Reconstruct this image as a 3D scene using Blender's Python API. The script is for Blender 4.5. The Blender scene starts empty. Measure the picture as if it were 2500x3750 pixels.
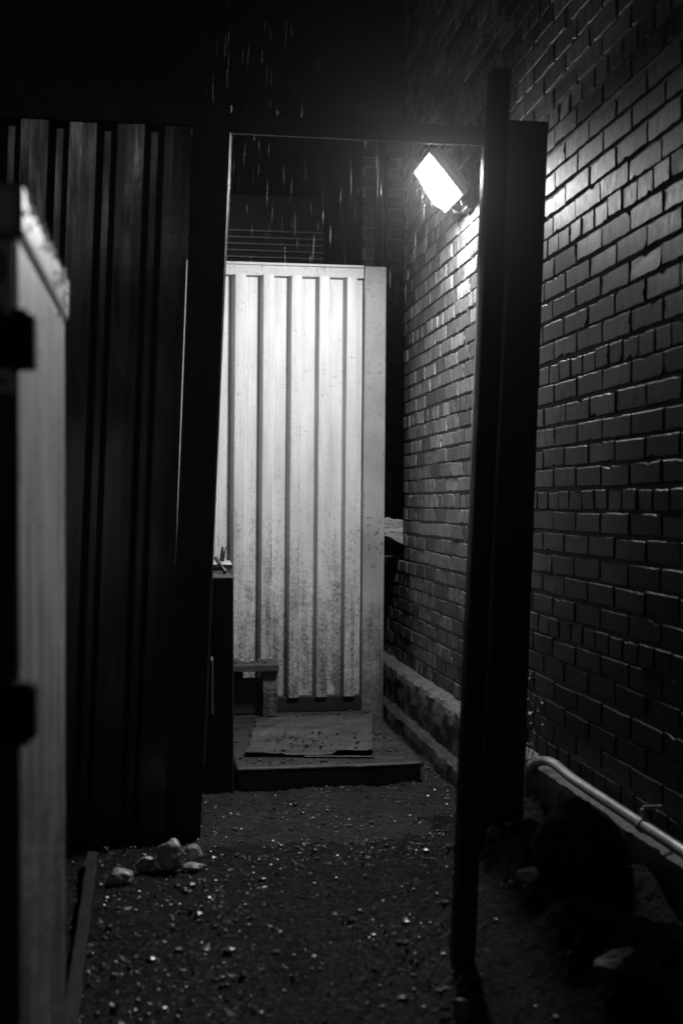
import bpy, bmesh, math, random
from mathutils import Vector, Matrix, noise
R = math.radians
random.seed(7)
S = bpy.context.scene
COL = S.collection

# ------------------------------------------------------------------ camera, night sky, faint far light, exposure
F = 4200.0            # focal length in pixels of the 2500 x 3750 photograph
YAW = R(8.8)
PITCH = math.atan(35 / F)
H = 1.30
cam_d = bpy.data.cameras.new('camera')
cam = bpy.data.objects.new('camera', cam_d); COL.objects.link(cam)
cam.location = (0, 0, H)
cam.rotation_euler = (R(90) - PITCH, 0, -YAW)
cam_d.sensor_fit = 'VERTICAL'; cam_d.sensor_height = 36.0; cam_d.lens = F / 3750 * 36
cam_d.clip_start = 0.05; cam_d.clip_end = 400
cam_d.dof.use_dof = True; cam_d.dof.focus_distance = 6.1; cam_d.dof.aperture_fstop = 2.8
S.camera = cam

S.view_settings.view_transform = 'Standard'; S.view_settings.look = 'None'
S.view_settings.exposure = 0.0; S.view_settings.gamma = 1.0

w = bpy.data.worlds.new('World'); S.world = w; w.use_nodes = True
nt = w.node_tree; nt.nodes.clear()
sky = nt.nodes.new('ShaderNodeTexSky'); sky.sky_type = 'NISHITA'; sky.sun_disc = False
SUN_EL, SUN_AZ = R(16.5), R(184)       # the one far lamp behind the camera, down the lane
sky.sun_elevation = R(2); sky.sun_rotation = SUN_AZ
bw = nt.nodes.new('ShaderNodeRGBToBW'); bg = nt.nodes.new('ShaderNodeBackground'); out = nt.nodes.new('ShaderNodeOutputWorld')
nt.links.new(sky.outputs[0], bw.inputs[0]); nt.links.new(bw.outputs[0], bg.inputs[0])
bg.inputs[1].default_value = 0.0004
nt.links.new(bg.outputs[0], out.inputs[0])

sl = bpy.data.lights.new('far_street_light', 'SUN'); sl.energy = 0.02; sl.angle = R(1.0); sl.color = (1, 1, 1)
so = bpy.data.objects.new('far_street_light', sl); COL.objects.link(so)
dirv = Vector((math.sin(SUN_AZ) * math.cos(SUN_EL), math.cos(SUN_AZ) * math.cos(SUN_EL), math.sin(SUN_EL)))
so.rotation_euler = dirv.to_track_quat('Z', 'Y').to_euler(); so.location = (-1, -6, 4)

LAMP_W = 440.0        # radiance of the flood light's glass

# ------------------------------------------------------------------ helpers
_cy, _sy, _cp, _sp = math.cos(YAW), math.sin(YAW), math.cos(PITCH), math.sin(PITCH)
def ray(px, py):
    x, y, z = (px - 1250) / F, 1.0, -(py - 1875) / F
    y, z = y * _cp + z * _sp, z * _cp - y * _sp
    return Vector((x * _cy + y * _sy, y * _cy - x * _sy, z))
def at(px, py, axis, v):
    d = ray(px, py); i = 'xyz'.index(axis); o = (0, 0, H)
    t = (v - o[i]) / d[i]
    return Vector((d.x * t, d.y * t, H + d.z * t))

def tag(o, label=None, cat=None, group=None, kind=None):
    if label: o['label'] = label
    if cat: o['category'] = cat
    if group: o['group'] = group
    if kind: o['kind'] = kind
    return o
def empty(name, loc, label, cat, group=None, rz=0):
    o = bpy.data.objects.new(name, None); COL.objects.link(o)
    o.location = loc; o.rotation_euler = (0, 0, rz); o.empty_display_size = 0.1
    bpy.context.view_layer.update()
    return tag(o, label, cat, group)
def link(name, me, mats, parent=None, smooth=False):
    o = bpy.data.objects.new(name, me); COL.objects.link(o)
    for m in (mats if isinstance(mats, (list, tuple)) else [mats]): me.materials.append(m)
    if smooth:
        for p in me.polygons: p.use_smooth = True
    if parent is not None:
        o.parent = parent
        o.matrix_parent_inverse = parent.matrix_world.inverted()
    return o
def from_lists(name, v, f, mats, parent=None, smooth=False, mi=None):
    me = bpy.data.meshes.new(name); me.from_pydata(v, [], f)
    if mi: me.polygons.foreach_set('material_index', mi)
    me.update()
    return link(name, me, mats, parent, smooth)
def from_bm(name, bm, mats, parent=None, smooth=False):
    bmesh.ops.recalc_face_normals(bm, faces=bm.faces)
    me = bpy.data.meshes.new(name); bm.to_mesh(me); bm.free()
    return link(name, me, mats, parent, smooth)
def hexa(bm, p, bev=0.0, seg=2):
    """box from 8 corners: bottom ring 0..3, top ring 4..7"""
    vs = [bm.verts.new(q) for q in p]
    fs = [(0, 3, 2, 1), (4, 5, 6, 7), (0, 1, 5, 4), (1, 2, 6, 5), (2, 3, 7, 6), (3, 0, 4, 7)]
    for f in fs: bm.faces.new([vs[i] for i in f])
    if bev:
        es = {e for v in vs for e in v.link_edges}
        bmesh.ops.bevel(bm, geom=list(es), offset=bev, segments=seg, profile=0.6, affect='EDGES')
    return vs
def box(bm, x0, x1, y0, y1, z0, z1, bev=0.0, seg=2, lean=0.0, zr=0.0):
    """lean: sideways shift per metre of height above zr"""
    p = []
    for z in (z0, z1):
        s = lean * (z - zr)
        p += [(x0 + s, y0, z), (x1 + s, y0, z), (x1 + s, y1, z), (x0 + s, y1, z)]
    return hexa(bm, p, bev, seg)
def tube(bm, pts, r, n=10, cap=True):
    rings = []
    pts = [Vector(p) for p in pts]
    for i, p in enumerate(pts):
        t = (pts[min(i + 1, len(pts) - 1)] - pts[max(i - 1, 0)]).normalized()
        a = t.orthogonal().normalized() if i == 0 else None
        if i == 0: ref = a
        u = (ref - t * ref.dot(t)).normalized(); ref = u
        v = t.cross(u)
        rr = r[i] if isinstance(r, (list, tuple)) else r
        rings.append([bm.verts.new(p + (u * math.cos(k * 2 * math.pi / n) + v * math.sin(k * 2 * math.pi / n)) * rr) for k in range(n)])
    for a, b in zip(rings, rings[1:]):
        for k in range(n): bm.faces.new((a[k], a[(k + 1) % n], b[(k + 1) % n], b[k]))
    if cap:
        bm.faces.new(rings[0][::-1]); bm.faces.new(rings[-1])

# ------------------------------------------------------------------ materials (all greys)
def mat(name, base=0.2, rough=0.5, metal=0.0, var=0.0, var_scale=6.0, stretch=(1, 1, 1), bump=0.0, bump_scale=60.0,
        bump_dist=0.004, spots=0.0, spot_scale=80.0, spot_col=0.02, island=0.0, rough_var=0.0, spec=0.5, zdirt_dark=None, coat=0.0, low_dark=None, runs=None):
    m = bpy.data.materials.new(name); m.use_nodes = True
    n = m.node_tree.nodes; l = m.node_tree.links
    p = n['Principled BSDF']
    p.inputs['Metallic'].default_value = metal; p.inputs['Roughness'].default_value = rough
    p.inputs['Specular IOR Level'].default_value = spec
    p.inputs['Coat Weight'].default_value = coat; p.inputs['Coat Roughness'].default_value = 0.12
    tc = n.new('ShaderNodeTexCoord'); mp = n.new('ShaderNodeMapping'); mp.inputs['Scale'].default_value = stretch
    geo = n.new('ShaderNodeNewGeometry')
    l.new(geo.outputs['Position'], mp.inputs['Vector'])
    def math_(op, a, b=None, clamp=False):
        k = n.new('ShaderNodeMath'); k.operation = op; k.use_clamp = clamp
        for i, q in enumerate((a, b)):
            if q is None: continue
            if isinstance(q, (int, float)): k.inputs[i].default_value = q
            else: l.new(q, k.inputs[i])
        return k.outputs[0]
    def noise_(scale, detail=6, rough_=0.6, vec=None):
        k = n.new('ShaderNodeTexNoise'); k.inputs['Scale'].default_value = scale; k.inputs['Detail'].default_value = detail
        k.inputs['Roughness'].default_value = rough_
        l.new(vec if vec else mp.outputs[0], k.inputs['Vector']); return k.outputs['Fac']
    def ramp(v, a, b):
        k = n.new('ShaderNodeMapRange'); k.clamp = True
        l.new(v, k.inputs[0]); k.inputs[1].default_value = a; k.inputs[2].default_value = b
        return k.outputs[0]
    val = None
    f = 1.0
    cur = math_('ADD', base, 0.0)
    if var:
        nz = noise_(var_scale)
        cur = math_('MULTIPLY', cur, math_('ADD', math_('MULTIPLY', math_('SUBTRACT', nz, 0.5), 4 * var), 1.0))
    if island:
        cur = math_('MULTIPLY', cur, math_('ADD', math_('MULTIPLY', math_('SUBTRACT', geo.outputs['Random Per Island'], 0.5), 2 * island), 1.0))
    def mixto(cur, fac, c):
        return math_('ADD', math_('MULTIPLY', cur, math_('SUBTRACT', 1.0, fac)), math_('MULTIPLY', fac, c))
    if spots:
        big = ramp(noise_(spot_scale * 0.06, 3, vec=geo.outputs['Position']), 0.42, 0.62)
        sp = ramp(noise_(spot_scale, 4, 0.7, vec=geo.outputs['Position']), 0.60 - 0.08 * spots, 0.66)
        cur = mixto(cur, math_('MULTIPLY', sp, big), spot_col)
    if zdirt_dark:      # dirt and darker tone, thickening towards the foot: (z where it starts, z where full, strength, colour)
        z0, z1, st, dc = zdirt_dark
        sx = n.new('ShaderNodeSeparateXYZ'); l.new(geo.outputs['Position'], sx.inputs[0])
        g = ramp(sx.outputs[2], z0, z1)
        nzA = noise_(55, 8, 0.8, vec=geo.outputs['Position']); nzB = noise_(9, 5, 0.65, vec=geo.outputs['Position'])
        mp2 = n.new('ShaderNodeMapping'); mp2.inputs['Scale'].default_value = (26, 26, 1.6); l.new(geo.outputs['Position'], mp2.inputs['Vector'])
        nzC = noise_(1.0, 4, 0.6, vec=mp2.outputs[0])
        t = math_('ADD', math_('ADD', math_('MULTIPLY', nzA, 0.85), math_('MULTIPLY', nzB, 0.28)), math_('MULTIPLY', nzC, 0.42))
        th = math_('SUBTRACT', 0.97, math_('MULTIPLY', g, 0.42))
        d = n.new('ShaderNodeMapRange'); d.clamp = True
        l.new(math_('SUBTRACT', t, th), d.inputs[0]); d.inputs[1].default_value = 0.0; d.inputs[2].default_value = 0.26
        cur = mixto(cur, math_('MULTIPLY', d.outputs[0], st), dc)
    if runs:       # pale lime runs down the face: (strength, colour)
        mp3 = n.new('ShaderNodeMapping'); mp3.inputs['Scale'].default_value = (22, 22, 0.9); l.new(geo.outputs['Position'], mp3.inputs['Vector'])
        r1 = ramp(noise_(1.0, 3, 0.5, vec=mp3.outputs[0]), 0.62, 0.72); r2 = ramp(noise_(1.1, 2, 0.5, vec=geo.outputs['Position']), 0.50, 0.62)
        cur = mixto(cur, math_('MULTIPLY', math_('MULTIPLY', r1, r2), runs[0]), runs[1])
    if low_dark:       # near-black tone low on one stretch of wall: (z clear, z full, y clear, y full, strength, colour)
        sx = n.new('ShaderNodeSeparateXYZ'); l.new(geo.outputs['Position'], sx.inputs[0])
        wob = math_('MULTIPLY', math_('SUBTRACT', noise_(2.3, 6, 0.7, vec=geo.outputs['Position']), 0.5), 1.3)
        gzz = ramp(math_('ADD', sx.outputs[2], wob), low_dark[0], low_dark[1]); gyy = ramp(math_('ADD', sx.outputs[1], wob), low_dark[2], low_dark[3])
        cur = mixto(cur, math_('MULTIPLY', math_('MULTIPLY', gzz, gyy), low_dark[4]), low_dark[5])
    cb = n.new('ShaderNodeCombineColor')
    for i in range(3): l.new(cur, cb.inputs[i])
    l.new(cb.outputs[0], p.inputs['Base Color'])
    if rough_var:
        l.new(math_('ADD', math_('MULTIPLY', math_('SUBTRACT', noise_(var_scale * 1.7 + 3), 0.5), rough_var * 2), rough, True), p.inputs['Roughness'])
    if bump:
        b = n.new('ShaderNodeBump'); b.inputs['Strength'].default_value = bump; b.inputs['Distance'].default_value = bump_dist
        l.new(noise_(bump_scale, 8, 0.65), b.inputs['Height']); l.new(b.outputs[0], p.inputs['Normal'])
    return m

M = {}
M['brick'] = mat('wet_brick', 0.20, 0.50, var=0.6, var_scale=18, bump=0.5, bump_scale=50, bump_dist=0.0022, island=0.55, spots=1.0, spot_scale=38, spot_col=0.03, rough_var=0.2, stretch=(1, 1.6, 0.5), spec=0.2, zdirt_dark=(1.9, 0.25, 0.8, 0.025), low_dark=(2.75, 1.55, 5.0, 4.0, 0.94, 0.012), runs=(0.5, 0.42))
M['mortar'] = mat('old_mortar', 0.12, 0.75, var=0.3, var_scale=20, bump=0.9, bump_scale=90, bump_dist=0.006)
M['far_brick'] = mat('far_brick', 0.20, 0.6, var=0.2, var_scale=10, bump=0.5, bump_scale=60, island=0.25)
M['far_mortar'] = mat('far_mortar', 0.45, 0.8, var=0.2, var_scale=20)
M['concrete'] = mat('rough_concrete', 0.12, 0.6, var=0.35, var_scale=9, bump=1.0, bump_scale=34, bump_dist=0.014, spots=1.0, spot_scale=40, spot_col=0.012, zdirt_dark=(0.32, 0.22, 0.95, 0.015))
M['door_paint'] = mat('pale_sheet_steel', 0.52, 0.42, var=0.20, var_scale=3.0, stretch=(6, 6, 0.8), bump=0.12, bump_scale=14, bump_dist=0.003,
                      spots=0.15, spot_scale=70, spot_col=0.2, zdirt_dark=(2.1, 0.0, 0.92, 0.04))
M['jamb_paint'] = mat('grey_jamb_paint', 0.28, 0.45, var=0.35, var_scale=3, bump=0.1, bump_scale=30, spots=0.5, spot_scale=40, spot_col=0.06, zdirt_dark=(1.2, 0.15, 0.92, 0.04))
M['rail_paint'] = mat('grey_rail_paint', 0.46, 0.45, var=0.1, var_scale=5, bump=0.15, bump_scale=40, spots=0.6, spot_scale=60, spot_col=0.06)
M['panel_paint'] = mat('dark_container_paint', 0.085, 0.22, var=0.3, var_scale=1.6, stretch=(5, 5, 0.7), bump=0.06, bump_scale=5, bump_dist=0.006, rough_var=0.22, spec=0.6)
M['black_steel'] = mat('black_painted_steel', 0.016, 0.5, var=0.25, var_scale=5, bump=0.2, bump_scale=35, bump_dist=0.002, rough_var=0.15)
M['gloss_steel'] = mat('added_highlight_edge', 0.30, 0.28, metal=0.6, var=0.25, var_scale=8, bump=0.2, bump_scale=50, bump_dist=0.002)
M['cab_paint'] = mat('weathered_cabinet_paint', 0.78, 0.36, var=1.1, var_scale=1.6, stretch=(11, 11, 1.6), bump=0.2, bump_scale=10, bump_dist=0.003, spots=0.5, spot_scale=26, spot_col=0.35, rough_var=0.2, spec=0.8, coat=0.25, zdirt_dark=(1.5, 0.65, 0.95, 0.05))
M['cab_lid'] = mat('weathered_lid_paint', 0.50, 0.36, var=0.3, var_scale=3, bump=0.4, bump_scale=30, bump_dist=0.003, spots=0.8, spot_scale=30, spot_col=0.15, spec=0.7)
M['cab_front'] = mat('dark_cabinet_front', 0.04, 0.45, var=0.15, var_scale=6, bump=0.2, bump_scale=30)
M['plate'] = mat('number_plate_face', 0.80, 0.5, var=0.1, var_scale=9)
M['ink'] = mat('black_number_paint', 0.012, 0.5)
M['rubber'] = mat('black_plastic', 0.005, 0.8, bump=0.3, bump_scale=40)
M['wood'] = mat('wet_dark_timber', 0.045, 0.5, var=0.4, var_scale=5, stretch=(1.2, 14, 8), bump=0.6, bump_scale=12, bump_dist=0.004, spots=0.6, spot_scale=50, spot_col=0.02)
M['edging'] = mat('wet_edging_timber', 0.018, 0.6, var=0.5, var_scale=8, stretch=(8, 1.2, 8), bump=0.6, bump_scale=20, bump_dist=0.004, spec=0.12)
M['crumb'] = mat('black_dirt_crumbs', 0.02, 0.5, island=0.8, spec=0.3)
M['platform'] = mat('wet_plywood', 0.032, 0.42, var=0.9, var_scale=2.6, stretch=(2, 6, 4), bump=0.6, bump_scale=30, bump_dist=0.005, spots=1.0, spot_scale=45, spot_col=0.014, rough_var=0.2, spec=0.25)
M['card'] = mat('wet_cardboard', 0.048, 0.5, var=0.85, var_scale=4, stretch=(1.5, 3, 1), bump=0.5, bump_scale=35, bump_dist=0.004, spots=1.0, spot_scale=40, spot_col=0.02, spec=0.3)
M['raw_timber'] = mat('raw_split_timber', 0.34, 0.7, var=0.4, var_scale=8, stretch=(3, 3, 12), bump=1.0, bump_scale=16, bump_dist=0.01, spots=0.6, spot_scale=40, spot_col=0.05)
M['dark_wall'] = mat('near_black_wall', 0.010, 0.9, var=0.3, var_scale=3, spec=0.05)  # plain near-black tone for the far building's wall
M['louvre'] = mat('dull_louvre_paint', 0.30, 0.5, var=0.2)
M['ground'] = mat('wet_dirt_ground', 0.015, 0.45, var=0.7, var_scale=4.5, bump=1.0, bump_scale=50, bump_dist=0.06, spots=1.0, spot_scale=90, spot_col=0.045, rough_var=0.25, spec=0.15)
M['ground_shade'] = mat('ground_painted_shade', 0.006, 0.6, var=0.6, var_scale=8, bump=1.0, bump_scale=50, bump_dist=0.05, spec=0.12)  # shade beside the near post, put into the ground colour
M['slab'] = mat('dirty_concrete_slab', 0.022, 0.5, var=0.75, var_scale=5, bump=1.0, bump_scale=55, bump_dist=0.04, spots=1.0, spot_scale=70, spot_col=0.008, rough_var=0.25, spec=0.3)
M['gravel'] = mat('wet_gravel', 0.048, 0.28, island=0.85, bump=0.4, bump_scale=200, bump_dist=0.001)
M['leaf'] = mat('pale_dead_leaf', 0.19, 0.45, island=0.7, var=0.2, var_scale=60)
M['stone'] = mat('pale_wet_stone', 0.32, 0.26, var=0.35, var_scale=14, bump=0.7, bump_scale=45, bump_dist=0.006, spots=0.7, spot_scale=50, spot_col=0.06)
M['dark_stone'] = mat('dark_rubble_stone', 0.08, 0.42, var=0.35, var_scale=14, bump=0.7, bump_scale=45, bump_dist=0.006)
M['pipe'] = mat('galvanised_pipe', 0.60, 0.28, metal=0.6, var=0.4, var_scale=12, bump=0.08, bump_scale=60, bump_dist=0.001)
M['lamp_body'] = mat('lamp_housing', 0.45, 0.45, bump=0.1, bump_scale=80, bump_dist=0.001)
M['weed'] = mat('weed_leaf', 0.10, 0.5)
def glow_mat():
    m = bpy.data.materials.new('lit_lamp_glass'); m.use_nodes = True
    n = m.node_tree.nodes; l = m.node_tree.links; n.clear()
    e = n.new('ShaderNodeEmission'); e.inputs[1].default_value = LAMP_W
    o = n.new('ShaderNodeOutputMaterial'); l.new(e.outputs[0], o.inputs[0])
    return m
M['lamp_glass'] = glow_mat()
def water_mat(name, alpha):
    m = bpy.data.materials.new(name); m.use_nodes = True
    p = m.node_tree.nodes['Principled BSDF']
    p.inputs['Base Color'].default_value = (.9, .9, .9, 1); p.inputs['Roughness'].default_value = 0.08
    p.inputs['Alpha'].default_value = alpha
    return m
M['droplet'] = water_mat('water_drop', 1.0)
M['droplet'].node_tree.nodes['Principled BSDF'].inputs['Base Color'].default_value = (.85, .85, .85, 1); M['droplet'].node_tree.nodes['Principled BSDF'].inputs['Roughness'].default_value = 0.22; M['droplet'].node_tree.nodes['Principled BSDF'].inputs['Metallic'].default_value = 0.6
M['rain'] = water_mat('falling_rain', 0.2)

# ------------------------------------------------------------------ ground
W = 1.42              # the right-hand brick wall stands at this x
def sm(a, b, t):
    t = max(0.0, min(1.0, (t - a) / (b - a))); return t * t * (3 - 2 * t)
def gz(x, y):
    z = 0.07 * sm(4.9, 3.3, y) if y < 4.9 else 0.0
    z += 0.042 * sm(4.12, 4.07, y + 0.03 * noise.noise(Vector((x * 5, 0, 3))))
    m = sm(0.90, 1.12, x + 0.10 * noise.noise(Vector((x * 3, y * 3, 0)))) * (1 - sm(4.0, 4.6, y)) * sm(1.0, 2.6, y)
    z += 0.155 * m * (0.75 + 0.6 * noise.noise(Vector((x * 4, y * 4, 5))))
    if -3 < x < 3 and 0 < y < 8:
        z += 0.018 * noise.noise(Vector((x * 3.1, y * 3.1, 1))) + 0.009 * noise.noise(Vector((x * 11, y * 11, 2))) + 0.012 * noise.noise(Vector((x * 34, y * 34, 7))) + 0.010 * noise.noise(Vector((x * 75, y * 75, 3))) * (1.0 if y < 4.1 else .6)
    return z
def axis_pts(lo, hi, step, far):
    a = [lo + step * i for i in range(int((hi - lo) / step) + 1)]
    pre, s, v = [], step, lo
    while v > -far: s *= 1.7; v -= s; pre.append(v)
    post, s, v = [], step, a[-1]
    while v < far: s *= 1.7; v += s; post.append(v)
    return pre[::-1] + a + post
gx = axis_pts(-0.8, 1.42, 0.0125, 60); gy = axis_pts(2.35, 5.6, 0.0125, 60)
gv = [(x, y, gz(x, y)) for y in gy for x in gx]
nx = len(gx)
gf = [(j * nx + i, j * nx + i + 1, (j + 1) * nx + i + 1, (j + 1) * nx + i) for j in range(len(gy) - 1) for i in range(nx - 1)]
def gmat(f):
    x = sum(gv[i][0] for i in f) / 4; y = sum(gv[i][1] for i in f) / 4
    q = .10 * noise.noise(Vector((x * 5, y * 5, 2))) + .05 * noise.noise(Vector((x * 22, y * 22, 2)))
    if x + q > min(1.02, .80 + .26 * (y - 2.86)) and y < 4.6: return 1  # painted shade, rightwards from the foot of the near post
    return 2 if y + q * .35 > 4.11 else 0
tag(from_lists('ground', gv, gf, [M['ground'], M['ground_shade'], M['slab']], smooth=True, mi=[gmat(f) for f in gf]), kind='structure')

# ------------------------------------------------------------------ brick walls, laid brick by brick
BL, BH, BJ, CH = 0.224, 0.0685, 0.0105, 0.0785
def lay_bricks(V, Fc, MI, s0, s1, z0, z1, place, zref=None, header_every=6, proud=0.0068, rng=None, joint=1.0):
    """bricks along s, rising in z; place(s, z, d) -> world point, d = distance proud of the mortar face"""
    rng = rng or random.Random(3)
    row0 = int(math.floor((z0 - zref) / CH))
    row1 = int(math.ceil((z1 - zref) / CH))
    for r in range(row0, row1):
        za = zref + r * CH
        if za < z0 - 1e-6 or za + BH > z1 + 0.02: continue
        header = header_every and (r % header_every == 0)
        L = (BL - BJ) / 2 if header else BL
        off = rng.uniform(-0.015, 0.015) + ((0.5 * (BL + BJ)) if (r % 2) else 0.0) + (0.06 if header else 0)
        s = s0 - off - L
        sag = rng.uniform(-0.003, 0.003)
        while s < s1:
            a, b = max(s, s0), min(s + L, s1)
            s += L + BJ
            if b - a < 0.03: continue
            a += rng.uniform(-.003, .003); b += rng.uniform(-.003, .003)
            if rng.random() < 0.0016: continue                      # a brick face that has spalled away
            zb = za + sag + rng.uniform(-.0025, .0025); zt = zb + BH + rng.uniform(-.003, .002)
            d = proud + rng.uniform(-.0016, .0016); tl = rng.gauss(0, .0006); tv = rng.gauss(0, .0005)
            if rng.random() < .03: tl, tv = rng.uniform(-.003, .003), rng.uniform(-.002, .002)
            nl = 8 if not header else 5
            ring = []
            for k in range(nl): ring.append((a + (b - a) * k / nl, zb))
            for k in range(3): ring.append((b, zb + (zt - zb) * k / 3))
            for k in range(nl): ring.append((b - (b - a) * k / nl, zt))
            for k in range(3): ring.append((a, zt - (zt - zb) * k / 3))
            n = len(ring); cs, cz = (a + b) / 2, (zb + zt) / 2
            base = len(V)
            chip = [abs(rng.gauss(0, 0.0020)) + (rng.uniform(0.003, 0.011) if rng.random() < 0.02 else 0) for _ in ring]
            for lev, (inset, dd) in enumerate(((0.0, -0.035), (0.0002, d - 0.0022), (0.0020, d))):
                for (q, z), c in zip(ring, chip):
                    i = inset + (c if lev else 0)
                    qs = q + math.copysign(min(i, abs(q - cs)), cs - q); qz = z + math.copysign(min(i, abs(z - cz)), cz - z)
                    fall = tl * (q - cs) / (b - a) * 2 + tv * (z - cz) / (zt - zb) * 2 if lev else 0
                    V.append(place(qs, qz, dd + fall))
            for lev in range(2):
                for k in range(n):
                    Fc.append((base + lev * n + k, base + lev * n + (k + 1) % n, base + (lev + 1) * n + (k + 1) % n, base + (lev + 1) * n + k)); MI.append(0)
            Fc.append(tuple(base + 2 * n + k for k in range(n))); MI.append(0)

ZREF = 1.31 - BH / 2
wall = empty('brick_wall', (W, 3.5, 0), 'tall wet brick wall with raked joints and rows of headers, carrying the lit flood light', 'wall')
V, Fc, MI = [], [], []
rng = random.Random(11)
pl = lambda s, z, d: (W - d + 0.012, s, z)
lay_bricks(V, Fc, MI, -1.2, 6.76, 0.957, 5.3, pl, ZREF, rng=rng)
lay_bricks(V, Fc, MI, -1.2, 7.9, 0.27, 0.957, pl, ZREF, rng=rng)
def quad_grid(V, Fc, MI, s0, s1, z0, z1, place, mi, step=0.05):
    ns, nz = max(1, int((s1 - s0) / step)), max(1, int((z1 - z0) / step)); b = len(V)
    for j in range(nz + 1):
        for i in range(ns + 1):
            s, z = s0 + (s1 - s0) * i / ns, z0 + (z1 - z0) * j / nz
            V.append(place(s, z, 0.003 * noise.noise(Vector((s * 23, z * 23, 4)))))
    for j in range(nz):
        for i in range(ns):
            k = b + j * (ns + 1) + i
            Fc.append((k, k + 1, k + ns + 2, k + ns + 1)); MI.append(mi)
bo = lambda s, z, d: (W + 0.012 - d, s, z)
quad_grid(V, Fc, MI, -1.2, 6.76, 0.93, 5.35, bo, 1)
quad_grid(V, Fc, MI, -1.2, 7.9, -0.05, 0.93, bo, 1)
def add_box_lists(V, Fc, MI, x0, x1, y0, y1, z0, z1, mi):
    b = len(V)
    V += [(x0, y0, z0), (x1, y0, z0), (x1, y1, z0), (x0, y1, z0), (x0, y0, z1), (x1, y0, z1), (x1, y1, z1), (x0, y1, z1)]
    for f in ((0, 3, 2, 1), (4, 5, 6, 7), (0, 1, 5, 4), (1, 2, 6, 5), (2, 3, 7, 6), (3, 0, 4, 7)):
        Fc.append(tuple(b + i for i in f)); MI.append(mi)
add_box_lists(V, Fc, MI, W + 0.02, W + 0.26, -1.2, 6.75, 0.935, 5.34, 1)
add_box_lists(V, Fc, MI, W + 0.021, W + 0.26, -1.2, 7.89, -0.05, 0.93, 1)
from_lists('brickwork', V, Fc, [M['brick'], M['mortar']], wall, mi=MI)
# the rough concrete plinth at its foot
prof = [(0.016, 0.333), (-0.020, 0.322), (-0.050, 0.310), (-0.062, 0.298), (-0.065, 0.27), (-0.066, 0.23), (-0.067, 0.19), (-0.069, 0.15), (-0.070, 0.105), (-0.092, 0.094), (-0.112, 0.080), (-0.118, 0.04), (-0.12, -0.12)]
V, Fc = [], []
ys = [-1.2 + 0.035 * i for i in range(int(9.1 / 0.035))]
for y in ys:
    for k, (dx, z) in enumerate(prof):
        q = Vector((k * 0.4, y * 7, 2)); q2 = Vector((k * 0.9, y * 26, 6))
        V.append((W + dx + 0.016 * noise.noise(q) + 0.005 * noise.noise(q2), y, z + (0.012 * noise.noise(q + Vector((9, 0, 0))) + 0.006 * noise.noise(q2 + Vector((9, 0, 0)))) * (k < 11)))
np_ = len(prof)
for j in range(len(ys) - 1):
    for k in range(np_ - 1):
        Fc.append((j * np_ + k, j * np_ + k + 1, (j + 1) * np_ + k + 1, (j + 1) * np_ + k))
from_lists('plinth', V, Fc, M['concrete'], wall)

# the dark building across the far end
FB = 8.7
bld = empty('brick_building', (0, FB, 0), 'dark brick building closing the far end behind the pale corrugated gate', 'building')
V, Fc, MI = [], [], []
add_box_lists(V, Fc, MI, -5.0, 3.0, FB + 0.12, FB + 0.4, -0.05, 6.0, 2)
def pier(px0, px1):
    a, b = at(px0, 900, 'y', FB).x, at(px1, 900, 'y', FB).x
    lay_bricks(V, Fc, MI, a, b, 0.0, 3.97, lambda s, z, d: (s, FB - d + 0.012, z), ZREF + 0.02, header_every=0, rng=random.Random(5), proud=0.008)
    add_box_lists(V, Fc, MI, a + .002, b - .002, FB + 0.012, FB + 0.119, 0.0, 3.96, 1)
pier(1328, 1372); pier(1424, 1476)
from_lists('wall', V, Fc, [M['far_brick'], M['far_mortar'], M['dark_wall']], bld, mi=MI)
xa, xb = at(1378, 900, 'y', FB).x, at(1418, 900, 'y', FB).x
bm = bmesh.new(); tube(bm, [((xa + xb) / 2, FB + 0.03, 0.0), ((xa + xb) / 2, FB + 0.03, 4.1)], 0.038, 14)
from_bm('downpipe', bm, M['black_steel'], bld, True)
lx0, lx1 = at(600, 900, 'y', FB).x, at(1184, 900, 'y', FB).x
lv = bmesh.new()
box(lv, lx0 - .05, lx1 + .01, FB + 0.10, FB + 0.115, at(900, 955, 'y', FB).z, at(900, 700, 'y', FB).z)
lo = from_bm('louvre', lv, M['black_steel'], bld)
sl_ = bmesh.new()
for k in range(5):
    z = at(1000, 940 - 24 * k, 'y', FB).z
    a = (lx0, FB + .03, z); 
    hexa(sl_, [(lx0, FB + .0, z - .012), (lx1, FB + .0, z - .012), (lx1, FB + .10, z + .03), (lx0, FB + .10, z + .03),
               (lx0, FB + .0, z + .000), (lx1, FB + .0, z + .000), (lx1, FB + .10, z + .036), (lx0, FB + .10, z + .036)])
from_bm('slats', sl_, M['louvre'], lo)

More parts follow.
